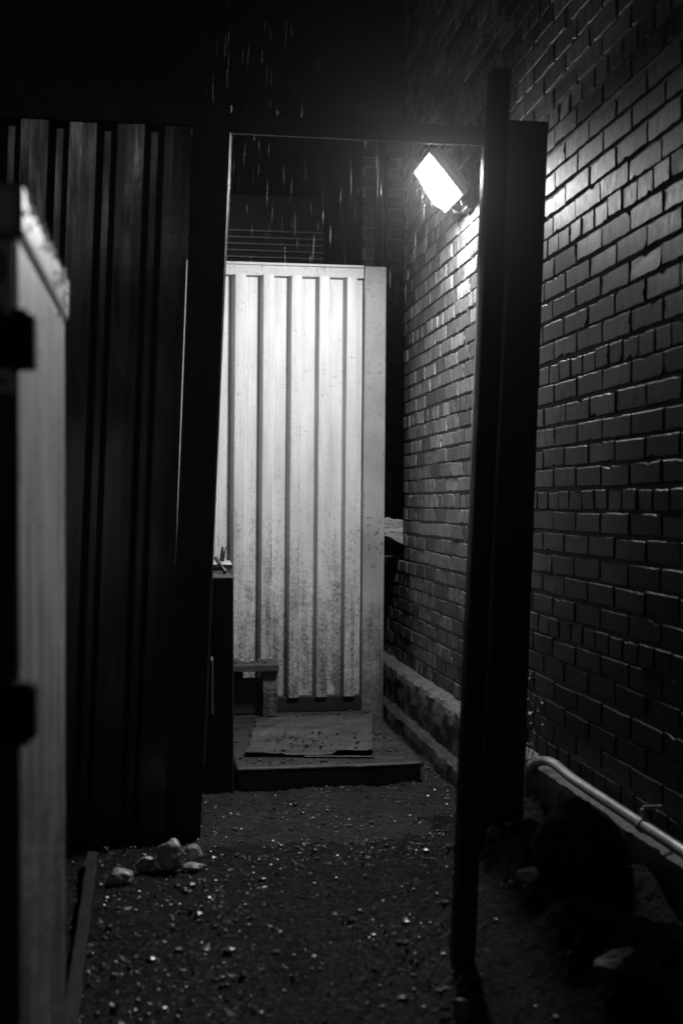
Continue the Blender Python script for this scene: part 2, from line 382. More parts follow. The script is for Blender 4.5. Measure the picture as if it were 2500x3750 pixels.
# ------------------------------------------------------------------ pale corrugated gate at the end of the passage
DY = 6.68
def corrugated(name, x0, x1, z0, z1, y, phase, period, ribw, slope, depth, m, parent, lean=0.0, zr=0.0, slr=None, wob=0.002):
    slr = slope if slr is None else slr
    """sheet facing -y; ribs stand forward"""
    prof = []
    k = math.floor((x0 - phase) / period) - 1
    while phase + k * period < x1 + period:
        c = phase + k * period
        pan = period - ribw - slope - slr
        for dx, d in ((-ribw / 2 - slope, 0), (-ribw / 2 - slope + .004, .003), (-ribw / 2 - .004, depth - .003), (-ribw / 2, depth), (-ribw / 6, depth + .0006), (ribw / 6, depth + .0006), (ribw / 2, depth), (ribw / 2 + .004, depth - .003),
                      (ribw / 2 + slr - .004, .003), (ribw / 2 + slr, 0), (ribw / 2 + slr + pan * .12, 0), (ribw / 2 + slr + pan * .14, .003), (ribw / 2 + slr + pan * .18, .003), (ribw / 2 + slr + pan * .2, 0), (ribw / 2 + slr + pan * .6, 0)):
            prof.append((c + dx, d))
        k += 1
    prof = [(min(max(px_, x0), x1), d) for px_, d in prof if x0 - .2 < px_ < x1 + .2]
    pp = []
    for q in prof:
        if not pp or abs(q[0] - pp[-1][0]) > 1e-5: pp.append(q)
    V, Fc = [], []
    nz = int((z1 - z0) / 0.06)
    for j in range(nz + 1):
        z = z0 + (z1 - z0) * j / nz
        for px_, d in pp:
            b = wob * noise.noise(Vector((px_ * 4, z * 2.2, 3)))
            V.append((px_ + lean * (z - zr), y - d + b * 2, z))
    n = len(pp)
    for j in range(nz):
        for i in range(n - 1):
            Fc.append((j * n + i, j * n + i + 1, (j + 1) * n + i + 1, (j + 1) * n + i))
    o = from_lists(name, V, Fc, m, parent)
    s = o.modifiers.new('thickness', 'SOLIDIFY'); s.thickness = 0.0025; s.offset = -1
    return o
DL = 0.008
gate = empty('corrugated_gate', (0.6, DY, 0), 'pale corrugated steel gate lit by the flood light, dirty towards its foot', 'gate')
jx0, jx1 = at(1325, 1500, 'y', DY).x, at(1404, 1500, 'y', DY).x
ztop = at(1000, 972, 'y', DY).z
ph = at(1078, 1500, 'y', DY).x; per = at(1080.5, 1500, 'y', DY).x - at(979, 1500, 'y', DY).x
corrugated('corrugated_sheet', -0.35, jx0 - .004, at(1100, 2548, 'y', DY).z, ztop - .065, DY, ph, per, 0.055, 0.021, 0.060, M['door_paint'], gate, lean=DL, zr=1.6, slr=0.013)
bm = bmesh.new(); box(bm, -0.40, jx0 - .002, DY - .038, DY + .02, ztop - .068, ztop - .008, .004, lean=DL, zr=1.6); from_bm('top_rail', bm, M['rail_paint'], gate)
bm = bmesh.new(); box(bm, -0.40, jx0 - .003, DY - .045, DY + .02, ztop - .007, ztop + .008, .003, lean=DL, zr=1.6); from_bm('capping', bm, M['rail_paint'], gate)
bm = bmesh.new(); box(bm, -0.40, jx0 - .002, DY - .042, DY + .02, at(1100, 2602, 'y', DY).z, at(1100, 2546, 'y', DY).z, .005); from_bm('bottom_rail', bm, M['black_steel'], gate)
bm = bmesh.new(); box(bm, jx0, jx1, DY - .050, DY + .06, -0.03, ztop + .004, .007, lean=DL, zr=1.6); from_bm('jamb', bm, M['jamb_paint'], gate)

# ragged timber offcut wedged between jamb and wall
tb = bmesh.new()
p0 = at(1392, 1900, 'y', 6.86); p1 = at(1477, 1995, 'y', 6.80)
hexa(tb, [(p0.x - .12, 6.80, p1.z + .11), (p1.x, 6.80, p1.z), (p1.x + .01, 6.98, p1.z), (p0.x - .12, 6.98, p1.z + .11),
          (p0.x - .12, 6.80, p0.z + .005), (p1.x, 6.80, p0.z - .006), (p1.x + .01, 6.98, p0.z - .006), (p0.x - .12, 6.98, p0.z + .005)], .003)
bmesh.ops.subdivide_edges(tb, edges=tb.edges[:], cuts=5, use_grid_fill=True)
for v in tb.verts:
    q = v.co * 38
    k = sm(p1.x - .02, p1.x - .07, v.co.x)
    v.co += Vector((0.006 * noise.noise(q), 0.010 * noise.noise(q + Vector((5, 1, 2))), (0.022 * k + .003) * noise.noise(Vector((q.x * 1.6, q.y, q.z * .3)) + Vector((1, 7, 2)))))
tag(from_bm('timber_offcut', tb, M['raw_timber']), 'ragged split end of raw timber wedged between the gate jamb and the brick wall', 'timber')

# ------------------------------------------------------------------ flood light on the brick wall
LX, LY = 1.285, 5.30
def lam(px, py, x): return at(px, py, 'x', x)
TL, TN = lam(1531, 624, 1.200), lam(1588, 552, 1.200)     # top edge of the face, far and near end
yF, yN = TL.y, TN.y
zT = (TL.z + TN.z) / 2
BFp, BNp = lam(1624, 780, 1.345), lam(1693, 708, 1.345)
zB = (BFp.z + BNp.z) / 2
top = Vector((1.200, 0, zT)); bot = Vector((1.345, 0, zB))
yF = (TL.y + BFp.y) / 2; yN = (TN.y + BNp.y) / 2
fl = empty('flood_light', (1.33, (yF + yN) / 2, zB), 'small square flood light, lit, tilted down from the brick wall', 'lamp')
dn = (bot - top).normalized(); nrm = Vector((dn.z, 0, -dn.x)).normalized()          # nrm faces away from the wall and down
if nrm.x > 0: nrm = -nrm
def lq(u, v, d):  # u 0..1 far to near, v 0..1 top to bottom, d proud of the glass
    y = yF + (yN - yF) * u; q = top + (bot - top) * v + nrm * d
    return (q.x, y, q.z)
bm = bmesh.new()
# open-fronted frame and ribbed back shell
e = .045
for (u0, u1, v0, v1) in ((0, 1, -.05, e), (0, 1, 1 - e, 1.03), (0, e, e, 1 - e), (1 - e, 1, e, 1 - e)):
    hexa(bm, [lq(u0, v0, -.02), lq(u1, v0, -.02), lq(u1, v1, -.02), lq(u0, v1, -.02), lq(u0, v0, .012), lq(u1, v0, .012), lq(u1, v1, .012), lq(u0, v1, .012)], .003)
hexa(bm, [lq(.06, .08, -.055), lq(.94, .08, -.055), lq(.94, .96, -.055), lq(.06, .96, -.055), lq(0.003, .003, -.0205), lq(.997, .003, -.0205), lq(.997, .997, -.0205), lq(.003, .997, -.0205)], .003)
from_bm('housing', bm, M['lamp_body'], fl)
V, Fc = [], []
ND = 18
for j in range(ND + 1):
    for i in range(ND + 1):
        u, v = e + (1 - 2 * e) * i / ND, e + (1 - 2 * e) * j / ND
        bu, bv = 1 - abs(2 * i / ND - 1) ** 4, 1 - abs(2 * j / ND - 1) ** 3
        V.append(lq(u, v, .004 + .060 * (bu * bv) ** .6 * (.45 + .55 * j / ND)))
for j in range(ND):
    for i in range(ND):
        k = j * (ND + 1) + i; Fc.append((k, k + 1, k + ND + 2, k + ND + 1))
g_ = from_lists('glass', V, Fc, M['lamp_glass'], fl, True)
bm = bmesh.new()
ym = (yF + yN) / 2
box(bm, W - .030, W + .004, ym - .05, ym + .05, zB - .04, zB + .06, .004)
for y in (ym - .075, ym + .075):
    hexa(bm, [(W - .06, y - .004, zB - .035), (W - .0, y - .004, zB - .035), (W, y + .004, zB - .035), (W - .06, y + .004, zB - .035),
              (1.33, y - .004, zB + .05), (1.37, y - .004, zB + .05), (1.37, y + .004, zB + .05), (1.33, y + .004, zB + .05)])
from_bm('bracket', bm, M['black_steel'], fl)

# ------------------------------------------------------------------ steel frame of the gateway
GY = 4.35
gf_ = empty('gateway_frame', (0.3, GY, 0), 'black steel gateway frame with a header beam across the passage', 'gateway')
def post_x(px, py, y): return at(px, py, 'y', y)
a, b = post_x(845, 480, GY), post_x(737, 3000, GY); leanL = (a.x - b.x) / (a.z - b.z)
xr = b.x - leanL * b.z                                   # inner edge of the left post at z = 0
wl = at(845, 480, 'y', GY).x - at(712, 480, 'y', GY).x
ztb = at(845, 480, 'y', GY).z
bm = bmesh.new(); box(bm, xr - wl, xr, GY, GY + .10, gz(0, GY) - .05, ztb + .10, .004, lean=leanL); from_bm('post', bm, M['black_steel'], gf_)
bm = bmesh.new(); box(bm, xr + .0005, xr + .006, GY + .03, GY + .14, .3, ztb - .004, .002, lean=leanL); from_bm('lit_flange', bm, M['gloss_steel'], gf_)
zbb, zbt = at(1300, 506, 'y', GY).z, at(1300, 434, 'y', GY).z
bm = bmesh.new(); box(bm, -1.6, xr + leanL * ztb - wl - .001, GY - .012, GY + .09, zbb + .012, zbt + .02, .004); box(bm, xr + leanL * ztb - wl - .0012, W - .07, GY + .012, GY + .026, zbb, zbt, .003); from_bm('header_beam', bm, M['black_steel'], gf_)
# slim right jamb, seen past the near post as one bright edge
j0, j1 = at(1772, 560, 'y', GY), at(1703, 2600, 'y', GY); lj = (j0.x - j1.x) / (j0.z - j1.z)
bm = bmesh.new(); box(bm, j1.x, j1.x + .022, GY + .0, GY + .05, j1.z - .2, j0.z + .16, .002, lean=lj, zr=j1.z)
box(bm, j1.x + .004, j1.x + .020, GY + .002, GY + .045, gz(1.1, GY) - .08, j1.z - .2, .002, lean=lj, zr=j1.z); from_bm('right_jamb', bm, M['gloss_steel'], gf_)

# corrugated steel panel left of the gateway
pn = empty('corrugated_fence', (-0.6, GY, 0), 'dark corrugated container panel left of the gateway, with faint highlights on its ribs', 'fence')
pa, pb = at(690, 470, 'y', GY), at(640, 1800, 'y', GY)
lp = (pa.x - pb.x) / (pa.z - pb.z)
pz0 = at(300, 470, 'y', GY).z
rc = at(642, 800, 'y', GY)                 # centre of the rib next the post
perp = (at(642, 800, 'y', GY).x - at(117, 800, 'y', GY).x) / 3.0
corrugated('corrugated_sheet', -1.60, at(690, 800, 'y', GY).x - lp * rc.z, 0.02, zbb + .03, GY + .045, rc.x - lp * rc.z, perp, 0.098, 0.026, 0.046, M['panel_paint'], pn, lean=lp, wob=0.004)
bm = bmesh.new(); box(bm, at(693, 800, 'y', GY).x - lp * rc.z, at(716, 800, 'y', GY).x - lp * rc.z, GY + .02, GY + .06, 0.02, zbb + .01, .003, lean=lp); from_bm('edge_trim', bm, M['black_steel'], pn)

# tall near post and the wide leaf beside it
AY = 3.83
def leaning(name, L0, L1, Rt0, Rt1, y0, y1, zb, m, parent=None, bev=.004):
    """L0/L1: top and bottom pixel of the left edge, Rt0/Rt1 of the right edge, at depth y0"""
    a0, a1, b0, b1 = (at(*q, 'y', y0) for q in (L0, L1, Rt0, Rt1))
    def xz(t, b, z): return b.x + (t.x - b.x) * (z - b.z) / (t.z - b.z)
    zt = (a0.z + b0.z) / 2
    bm = bmesh.new()
    hexa(bm, [(xz(a0, a1, zb), y0, zb), (xz(b0, b1, zb), y0, zb), (xz(b0, b1, zb), y1, zb), (xz(a0, a1, zb), y1, zb),
              (xz(a0, a1, zt), y0, a0.z), (xz(b0, b1, zt), y0, b0.z), (xz(b0, b1, zt), y1, b0.z), (xz(a0, a1, zt), y1, a0.z)], bev)
    return from_bm(name, bm, m, parent)
PAY = 2.86
pA = empty('steel_post', (0.76, PAY, 0), 'tall slim black steel post standing nearer than the leaf beside it', 'post')
leaning('post', (1803, 246), (1662, 3500), (1873, 246), (1742, 3500), PAY, PAY + .05, gz(.76, PAY) - .06, M['black_steel'], pA)
for py in (1480, 2020):
    q = at(1812 - (py - 246) * .0433 + 62, py, 'y', PAY)
    bm = bmesh.new(); tube(bm, [(q.x, PAY + .02, q.z - .04), (q.x, PAY + .02, q.z + .04)], .009, 10)
    from_bm('hinge', bm, M['black_steel'], pA)
pB = empty('gate_leaf', (1.25, AY, 0), 'wide black steel leaf seen end on between the tall post and the brick wall', 'gate leaf')
leaning('leaf', (1852, 436), (1716, 3000), (2008, 444), (1917, 2960), AY - .02, AY + .05, gz(1.2, AY) - .05, M['black_steel'], pB, .006)
leaning('highlight_strip', (1850, 1000), (1770, 2600), (1862, 1000), (1781, 2600), AY - .027, AY - .0205, .35, M['gloss_steel'], pB, .002)  # added bright strip imitating the highlight along the leaf's edge

# ------------------------------------------------------------------ utility cabinet in the left foreground
CX, CY0 = -0.181, 1.50
ctop = at(72, 664, 'y', CY0).z
CY1 = at(238, 1500, 'x', CX).y
cb_ = empty('utility_cabinet', (CX - .3, CY0, 0), 'weathered metal cabinet beaded with rain, numbered plate on its near face', 'cabinet')
bm = bmesh.new(); box(bm, CX - .60, CX, CY0, CY1, 0.02, ctop - .075, .003, 2); from_bm('body', bm, M['cab_paint'], cb_)
bm = bmesh.new(); box(bm, CX - .61, CX + .007, CY0 - .004, CY1 + .012, ctop - .074, ctop, .014, 3); from_bm('lid', bm, M['cab_lid'], cb_)
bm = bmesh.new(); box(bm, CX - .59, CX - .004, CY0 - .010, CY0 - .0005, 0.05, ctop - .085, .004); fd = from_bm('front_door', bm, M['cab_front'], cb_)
for (ya, yb) in ((1158, 1352), (2500, 2702)):
    bm = bmesh.new()
    za, zb2 = at(100, yb, 'y', CY0).z, at(100, ya, 'y', CY0).z
    box(bm, CX - .03, CX + .022, CY0 - .022, CY0 + .018, za, zb2, .006, 3)
    tube(bm, [(CX + .004, CY0 - .024, za - .004), (CX + .004, CY0 - .024, zb2 + .004)], .010, 12)
    from_bm('hinge', bm, M['rubber'], cb_)
pt, pbm = at(52, 890, 'y', CY0 - .013), at(52, 1440, 'y', CY0 - .013)
bm = bmesh.new(); box(bm, pt.x - .095, pt.x, CY0 - .0135, CY0 - .0105, pbm.z, pt.z, .001); pl_ = from_bm('number_plate', bm, M['plate'], cb_)
for k, ch in enumerate('022'):
    cu = bpy.data.curves.new('digit', 'FONT'); cu.body = ch; cu.size = 0.068; cu.extrude = 0.0006; cu.align_x = 'CENTER'; cu.align_y = 'CENTER'
    to = bpy.data.objects.new('tmp', cu); COL.objects.link(to); bpy.context.view_layer.update()
    me = bpy.data.meshes.new_from_object(to.evaluated_get(bpy.context.evaluated_depsgraph_get()))
    bpy.data.objects.remove(to)
    q = at(-22, (985, 1172, 1345)[k], 'y', CY0 - .0145)
    me.transform(Matrix.Translation((q.x, CY0 - .0145, q.z)) @ Matrix.Rotation(R(90), 4, 'X'))
    link('digit', me, M['ink'], pl_)
# rain beads
bm = bmesh.new(); rd = random.Random(4)
for _ in range(150):
    r = rd.uniform(.0018, .0046); y = rd.uniform(CY0, CY1)
    if rd.random() < .55: q = (CX + .007 - rd.uniform(0, .02), y, ctop)
    else: q = (CX + .007, y, ctop - abs(rd.gauss(0, .03)) - .004)
    mtx = Matrix.Translation(q) @ Matrix.Diagonal((r, r, r * 1.15, 1))
    bmesh.ops.create_icosphere(bm, subdivisions=2, radius=1, matrix=mtx)
for _ in range(70):
    r = rd.uniform(.001, .0028)
    bmesh.ops.create_icosphere(bm, subdivisions=2, radius=1, matrix=Matrix.Translation((CX, rd.uniform(CY0 + .02, CY1), rd.uniform(1.0, ctop - .08))) @ Matrix.Diagonal((r, r, r * 1.2, 1)))
tag(from_bm('rain_beads', bm, M['droplet'], cb_, True), kind='stuff')

# ------------------------------------------------------------------ dark steel tank with scrap on its top, beside the left post
tk = empty('steel_box', (0.0, 5.2, 0), 'tall black steel box half hidden behind the left gateway post', 'box')
tz = at(800, 2112, 'y', 5.12).z; tx = at(856, 2300, 'y', 5.12).x
bm = bmesh.new(); box(bm, tx - .62, tx, 5.12, 6.05, -0.03, tz, .010, 3); from_bm('body', bm, M['black_steel'], tk)
bm = bmesh.new(); hz = at(780, 2408, 'y', 5.1).z; hz0 = at(780, 2620, 'y', 5.1).z; hx = at(776, 2500, 'y', 5.1).x
tube(bm, [(hx, 5.115, hz0), (hx, 5.085, hz0 + .01), (hx, 5.085, hz - .01), (hx, 5.115, hz)], .005, 8); from_bm('handle', bm, M['gloss_steel'], tk)
bm = bmesh.new(); a = at(770, 2050, 'y', 5.7); b = at(846, 2062, 'y', 5.7)
hexa(bm, [(a.x - .2, 5.62, tz + .012), (b.x, 5.60, tz + .006), (b.x + .01, 5.95, tz + .010), (a.x - .2, 5.95, tz + .012), (a.x - .2, 5.60, tz + .035), (b.x, 5.58, tz + .028), (b.x + .01, 5.95, tz + .03), (a.x - .2, 5.95, tz + .035)], .003)
tag(from_bm('scrap_plate', bm, M['raw_timber']), 'flat scrap plate lying on top of the black steel box', 'scrap')
bm = bmesh.new(); a = at(812, 2044, 'y', 5.80); b = at(820, 2003, 'y', 5.80)
tube(bm, [(a.x, 5.80, tz + .034), (b.x, 5.80, b.z)], .0125, 12); tag(from_bm('pipe_stub', bm, M['black_steel'], smooth=True), 'short upright pipe stub on the scrap plate', 'pipe')
bm = bmesh.new(); a = at(796, 2050, 'y', 5.40); b = at(823, 2088, 'y', 5.30)
tube(bm, [(a.x, 5.56, max(a.z, tz + .055)), (b.x, 5.30, tz + .010)], .0095, 10); tag(from_bm('scrap_rod', bm, M['black_steel'], smooth=True), 'short iron rod leaning on the edge of the scrap plate', 'rod')

# ------------------------------------------------------------------ platform with sheet of cardboard, small stand against the gate
PY0, PY1, PZ = 5.17, 6.52, 0.10
plf = empty('wooden_platform', (0.75, PY0, 0), 'low wet wooden platform strewn with dirt in front of the pale gate', 'platform')
px0 = at(868, 2821, 'z', PZ).x; px1 = at(1555, 2795, 'z', PZ).x
V, Fc = [], []
nxp, nyp = 60, 70
for j in range(nyp + 1):
    for i in range(nxp + 1):
        u, v = i / nxp, j / nyp
        x = px0 + (px1 - px0) * u; y = PY0 + (PY1 - PY0) * v
        if v > .9 and u > .95: x -= .03 * sm(.9, 1, v) * sm(.95, 1, u)
        z = PZ + .004 * noise.noise(Vector((x * 4, y * 4, 0))) + .002 * noise.noise(Vector((x * 25, y * 25, 0)))
        if j == 0: y += .006 * noise.noise(Vector((x * 30, 0, 9))); z -= .006
        V.append((x, y, z))
for j in range(nyp):
    for i in range(nxp):
        k = j * (nxp + 1) + i; Fc.append((k, k + 1, k + nxp + 2, k + nxp + 1))
o = from_lists('deck', V, Fc, M['platform'], plf, smooth=True)
s = o.modifiers.new('thickness', 'SOLIDIFY'); s.thickness = .018; s.offset = -1
for y in (PY0 + .012, 5.8, PY1 - .06):
    bm = bmesh.new(); box(bm, px0 + .01, px1 - .012, y, y + .045, gz(.7, y) - .03, PZ - .022, .003)
    from_bm('bearer', bm, M['wood'], plf)

def sheet(name, corners, nu, nv, zf, m, th):
    c = [Vector((q.x, q.y)) for q in corners]; V, Fc = [], []
    for j in range(nv + 1):
        for i in range(nu + 1):
            u, v = i / nu, j / nv
            p = (c[0] * (1 - u) + c[1] * u) * (1 - v) + (c[3] * (1 - u) + c[2] * u) * v
            p += Vector((.010 * noise.noise(Vector((u * 9, v * 9, 1))), .010 * noise.noise(Vector((u * 9, v * 9, 8))))) * (i in (0, nu) or j in (0, nv))
            V.append((p.x, p.y, zf(u, v, p)))
    for j in range(nv):
        for i in range(nu):
            k = j * (nu + 1) + i; Fc.append((k, k + 1, k + nu + 2, k + nu + 1))
    o = from_lists(name, V, Fc, m, None, True)
    s = o.modifiers.new('thickness', 'SOLIDIFY'); s.thickness = th; s.offset = 1
    return o
def zc(u, v, p):
    z = PZ + .008 + .004 * abs(noise.noise(Vector((p.x * 9, p.y * 9, 2)))) + .003 * noise.noise(Vector((p.x * 30, p.y * 30, 2)))
    z += .013 * sm(.50, .53, v + .05 * noise.noise(Vector((u * 5, 1, 1))) + .02 * noise.noise(Vector((u * 21, 1, 1))))
    z += .006 * math.exp(-((v - .56) / .03) ** 2)                     # crease across
    z += .007 * math.exp(-((u - .30) / .02) ** 2) + .006 * math.exp(-((u - .73) / .015) ** 2)
    z += .024 * sm(.12, 0, v) * sm(.62, .8, u) + .012 * sm(.1, 0, v) * sm(.35, .1, u)
    z += .016 * sm(.95, 1, u) * (.4 + .6 * abs(math.sin(v * 9)))
    return z
cc = [at(893, 2765, 'z', PZ + .01), at(1366, 2766, 'z', PZ + .01), at(1362, 2622, 'z', PZ + .01), at(945, 2640, 'z', PZ + .01)]
tag(sheet('cardboard_sheet', cc, 70, 60, zc, M['card'], .004), 'flattened wet cardboard sheet with creases lying on the wooden platform', 'cardboard')
def zc2(u, v, p): return PZ + .004 + .004 * abs(noise.noise(Vector((p.x * 12, p.y * 12, 6))))
cc2 = [at(1112, 2772, 'z', PZ + .005), at(1369, 2773, 'z', PZ + .005), at(1366, 2715, 'z', PZ + .005), at(1120, 2715, 'z', PZ + .005)]
tag(sheet('cardboard_flap', cc2, 24, 10, zc2, M['card'], .003), 'folded cardboard flap under the front edge of the larger cardboard sheet', 'cardboard')

st = empty('wooden_stand', (0.5, 6.3, PZ), 'small wooden stand against the foot of the pale gate', 'stand')
SY = 6.36
sz1, sz0 = at(1020, 2434, 'y', SY).z, at(1020, 2458, 'y', SY).z
sx1 = at(1022, 2440, 'y', SY).x
bm = bmesh.new(); box(bm, sx1 - .48, sx1, SY, SY + .24, sz0, sz1, .004); from_bm('top', bm, M['wood'], st)
lx = at(965, 2500, 'y', SY).x
for xa_, xb_ in ((lx, sx1 - .006), (sx1 - .48, sx1 - .41)):
    bm = bmesh.new(); box(bm, xa_, xb_, SY + .03, SY + .055, PZ + .004, sz0 - .001, .003); from_bm('leg', bm, M['concrete'], st)
bm = bmesh.new(); box(bm, sx1 - .48, lx - .001, SY + .10, SY + .12, PZ + .01, sz0 - .05, .003); from_bm('back_board', bm, M['black_steel'], st)

# ------------------------------------------------------------------ galvanised pipe along the wall's foot
X = W - .062
pts = [(X, y, .372 + .003 * math.sin(y * 3)) for y in (1.4, 1.9, 2.4, 2.9, 3.2, 3.5, 3.7)]
cy_, cz_, rr = 3.86, .372 - .17, .17
pts += [(X, cy_ + rr * 1.9 * math.sin(t), cz_ + rr * math.cos(t) + .006) for t in [R(a_) for a_ in (0, 12, 24, 36, 48, 60, 72, 82, 90)]] + [(X, cy_ + rr * 1.9, .06)]
pp_ = empty('metal_pipe', (X, 3.3, .37), 'galvanised pipe running along the foot of the brick wall and bending down', 'pipe')
bm = bmesh.new(); tube(bm, pts, .0170, 16); from_bm('pipe', bm, M['pipe'], pp_, True)
bm = bmesh.new(); q = at(2352, 2985, 'x', X)
tube(bm, [(X, q.y - .010, .372), (X, q.y + .010, .372)], .0222, 16)
box(bm, X - .006, X + .006, q.y - .006, q.y + .006, .39, .42, .002); box(bm, X, W - .004, q.y - .005, q.y + .005, .418, .428, .001)
from_bm('clip', bm, M['pipe'], pp_)

# ------------------------------------------------------------------ stones, edging board, tub, weeds
def stone(px, py, wpx, hpx, label, m='stone', group=None, seed=0, z=None, cat='stone', flat=1.0):
    zz = .08 if z is None else z
    for _ in range(4):
        g = at(px, py + hpx * .5, 'z', zz); zz = gz(g.x, g.y)
    dep = math.hypot(g.x, g.y)
    rx, rz = wpx / 2 * dep / F, hpx / 2 * dep / F
    bm = bmesh.new(); bmesh.ops.create_icosphere(bm, subdivisions=4, radius=1)
    rs = random.Random(seed); o3 = Vector((seed * 3.7, seed * 1.3, seed))
    cuts = [(Vector((rs.gauss(0, 1), rs.gauss(0, 1), rs.gauss(0, 1))).normalized(), rs.uniform(.55, .85)) for _ in range(7)]
    for v in bm.verts:
        d = v.co.normalized(); q = d * (1 + .25 * noise.noise(d * 1.3 + o3))
        for n_, h_ in cuts:
            e_ = q.dot(n_) - h_
            if e_ > 0: q = q - n_ * e_ * .7
        q += d * (.10 * noise.noise(d * 3.5 + o3) + .045 * noise.noise(d * 11 + o3))
        v.co = Vector((q.x * rx, q.y * rx * .8, q.z * rz * 1.08 * flat))
    bmesh.ops.rotate(bm, verts=bm.verts, cent=(0, 0, 0), matrix=Matrix.Rotation(rs.uniform(-.4, .4), 3, 'Z'))
    o = from_bm('stone', bm, M[m], None, True)
    o.location = (g.x, g.y, zz + rz * .85)
    return tag(o, label, cat, group)
GS = 'pale stones by the foot of the corrugated panel'
stone(628, 3135, 120, 108, 'large pale rounded stone by the foot of the left gateway post', seed=2, group=GS)
stone(712, 3120, 74, 72, 'narrow stone leaning behind the large pale stone at the left gateway post', seed=5, group=GS)
stone(530, 3155, 70, 58, 'small round pale stone between the large stone and the flat stone', seed=9, group=GS)
stone(440, 3205, 112, 62, 'flat chunky stone nearest the timber edging board', seed=13, group=GS)
stone(706, 3176, 86, 30, 'low flat stone in front of the large pale stone', seed=17, group=GS)
GR = 'rubble stones on the dark mound by the brick wall'
stone(2262, 3600, 180, 130, 'biggest rubble stone, rounded, low in the dark corner by the wall', 'dark_stone', GR, 21)
stone(1695, 3690, 90, 110, 'upright rubble stone at the edge of the path in front of the steel post', 'dark_stone', GR, 24)
stone(1942, 3160, 110, 40, 'long flat pale rubble stone below the bend of the metal pipe', 'stone', GR, 27)
stone(1935, 3272, 48, 56, 'small round rubble stone just in front of the long flat one', 'dark_stone', GR, 31)
stone(2088, 3380, 44, 60, 'small upright rubble stone midway between flat stone and biggest stone', 'dark_stone', GR, 33)
stone(1815, 3045, 72, 40, 'small rubble stone against the foot of the steel post', 'dark_stone', GR, 38)
stone(2385, 3680, 100, 56, 'slanted rubble stone beyond the biggest one, nearest the frame corner', 'dark_stone', GR, 41)

bm = bmesh.new(); y0b, y1b = 2.2, at(338, 3122, 'z', .14).y
xe0, xe1 = at(258, 3740, 'z', .14).x, at(338, 3140, 'z', .14).x
k0 = (xe1 - xe0) / (y1b - 2.6); xs = xe0 - k0 * .4
hexa(bm, [(xs - .018, y0b, .0), (xs + .018, y0b, .0), (xe1 + .018, y1b, .0), (xe1 - .018, y1b, .0), (xs - .018, y0b, .145), (xs + .018, y0b, .140), (xe1 + .016, y1b, .142), (xe1 - .018, y1b, .145)], .004)
bmesh.ops.subdivide_edges(bm, edges=[e_ for e_ in bm.edges if e_.calc_length() > .5], cuts=30, use_grid_fill=True)
for v in bm.verts: v.co += Vector((.005 * noise.noise(v.co * 14), 0, .004 * noise.noise(v.co * 17 + Vector((3, 1, 1)))))
tag(from_bm('edging_board', bm, M['edging']), 'narrow timber edging board on edge along the left of the path', 'board')

sk = at(2120, 3060, 'y', 3.16)
bm = bmesh.new(); bmesh.ops.create_icosphere(bm, subdivisions=5, radius=1)
for v in bm.verts:
    d = v.co.normalized()
    fold = .07 * abs(noise.noise(Vector((d.x * 5, d.y * 5, d.z * 1.3)))) + .03 * noise.noise(d * 9)
    r = 1 + .14 * noise.noise(d * 1.7 + Vector((4, 4, 1))) - fold
    v.co = Vector((d.x * .135 * r, d.y * .12 * r, max(-.095, d.z * .115 * r)))
    if d.z > .93: v.co.z += .030 * (d.z - .93) / .07
o = from_bm('rubbish_sack', bm, M['rubber'], None, True); o.location = (sk.x - .01, 3.16, gz(sk.x, 3.16) + .060)
tag(o, 'lumpy black rubbish sack slumped on the rubble under the metal pipe', 'sack')

def leaf_tri(V, Fc, c, s, rnd, flat=.35):
    a = rnd.uniform(0, 6.28); u = Vector((math.cos(a), math.sin(a), rnd.uniform(-flat, flat))); v = Vector((-math.sin(a), math.cos(a), rnd.uniform(-flat, flat)))
    l, w_ = s, s * rnd.uniform(.3, .7); b = len(V)
    bend = Vector((0, 0, rnd.uniform(.05, .35) * s))
    V += [tuple(c - u * l * .5 + bend), tuple(c - v * w_ * .5), tuple(c + u * l * .5 + bend), tuple(c + v * w_ * .5)]
    Fc += [(b, b + 1, b + 3), (b + 1, b + 2, b + 3)]
wd = empty('weed', (1.31, 4.12, .1), 'thin straggly weed with small pale leaves growing beside the gate leaf', 'weed')
V, Fc = [], []; rw = random.Random(6); bm = bmesh.new()
for k in range(4):
    t_ = at(1930 + 14 * k, 2440 + 45 * k, 'y', 4.12); b_ = Vector((1.315 + .008 * k, 4.12, .15))
    P = [b_ + (t_ - b_) * (i / 6) + Vector((.008 * math.sin(i + k), 0, 0)) for i in range(7)]
    tube(bm, P, .0016, 5)
    for i in range(2, 7):
        for _ in range(3): leaf_tri(V, Fc, P[i] + Vector((rw.gauss(0, .010), rw.gauss(0, .012), rw.gauss(0, .01))), rw.uniform(.010, .026), rw, 1.0)
from_bm('stem', bm, M['weed'], wd); from_lists('foliage', V, Fc, M['leaf'], wd)

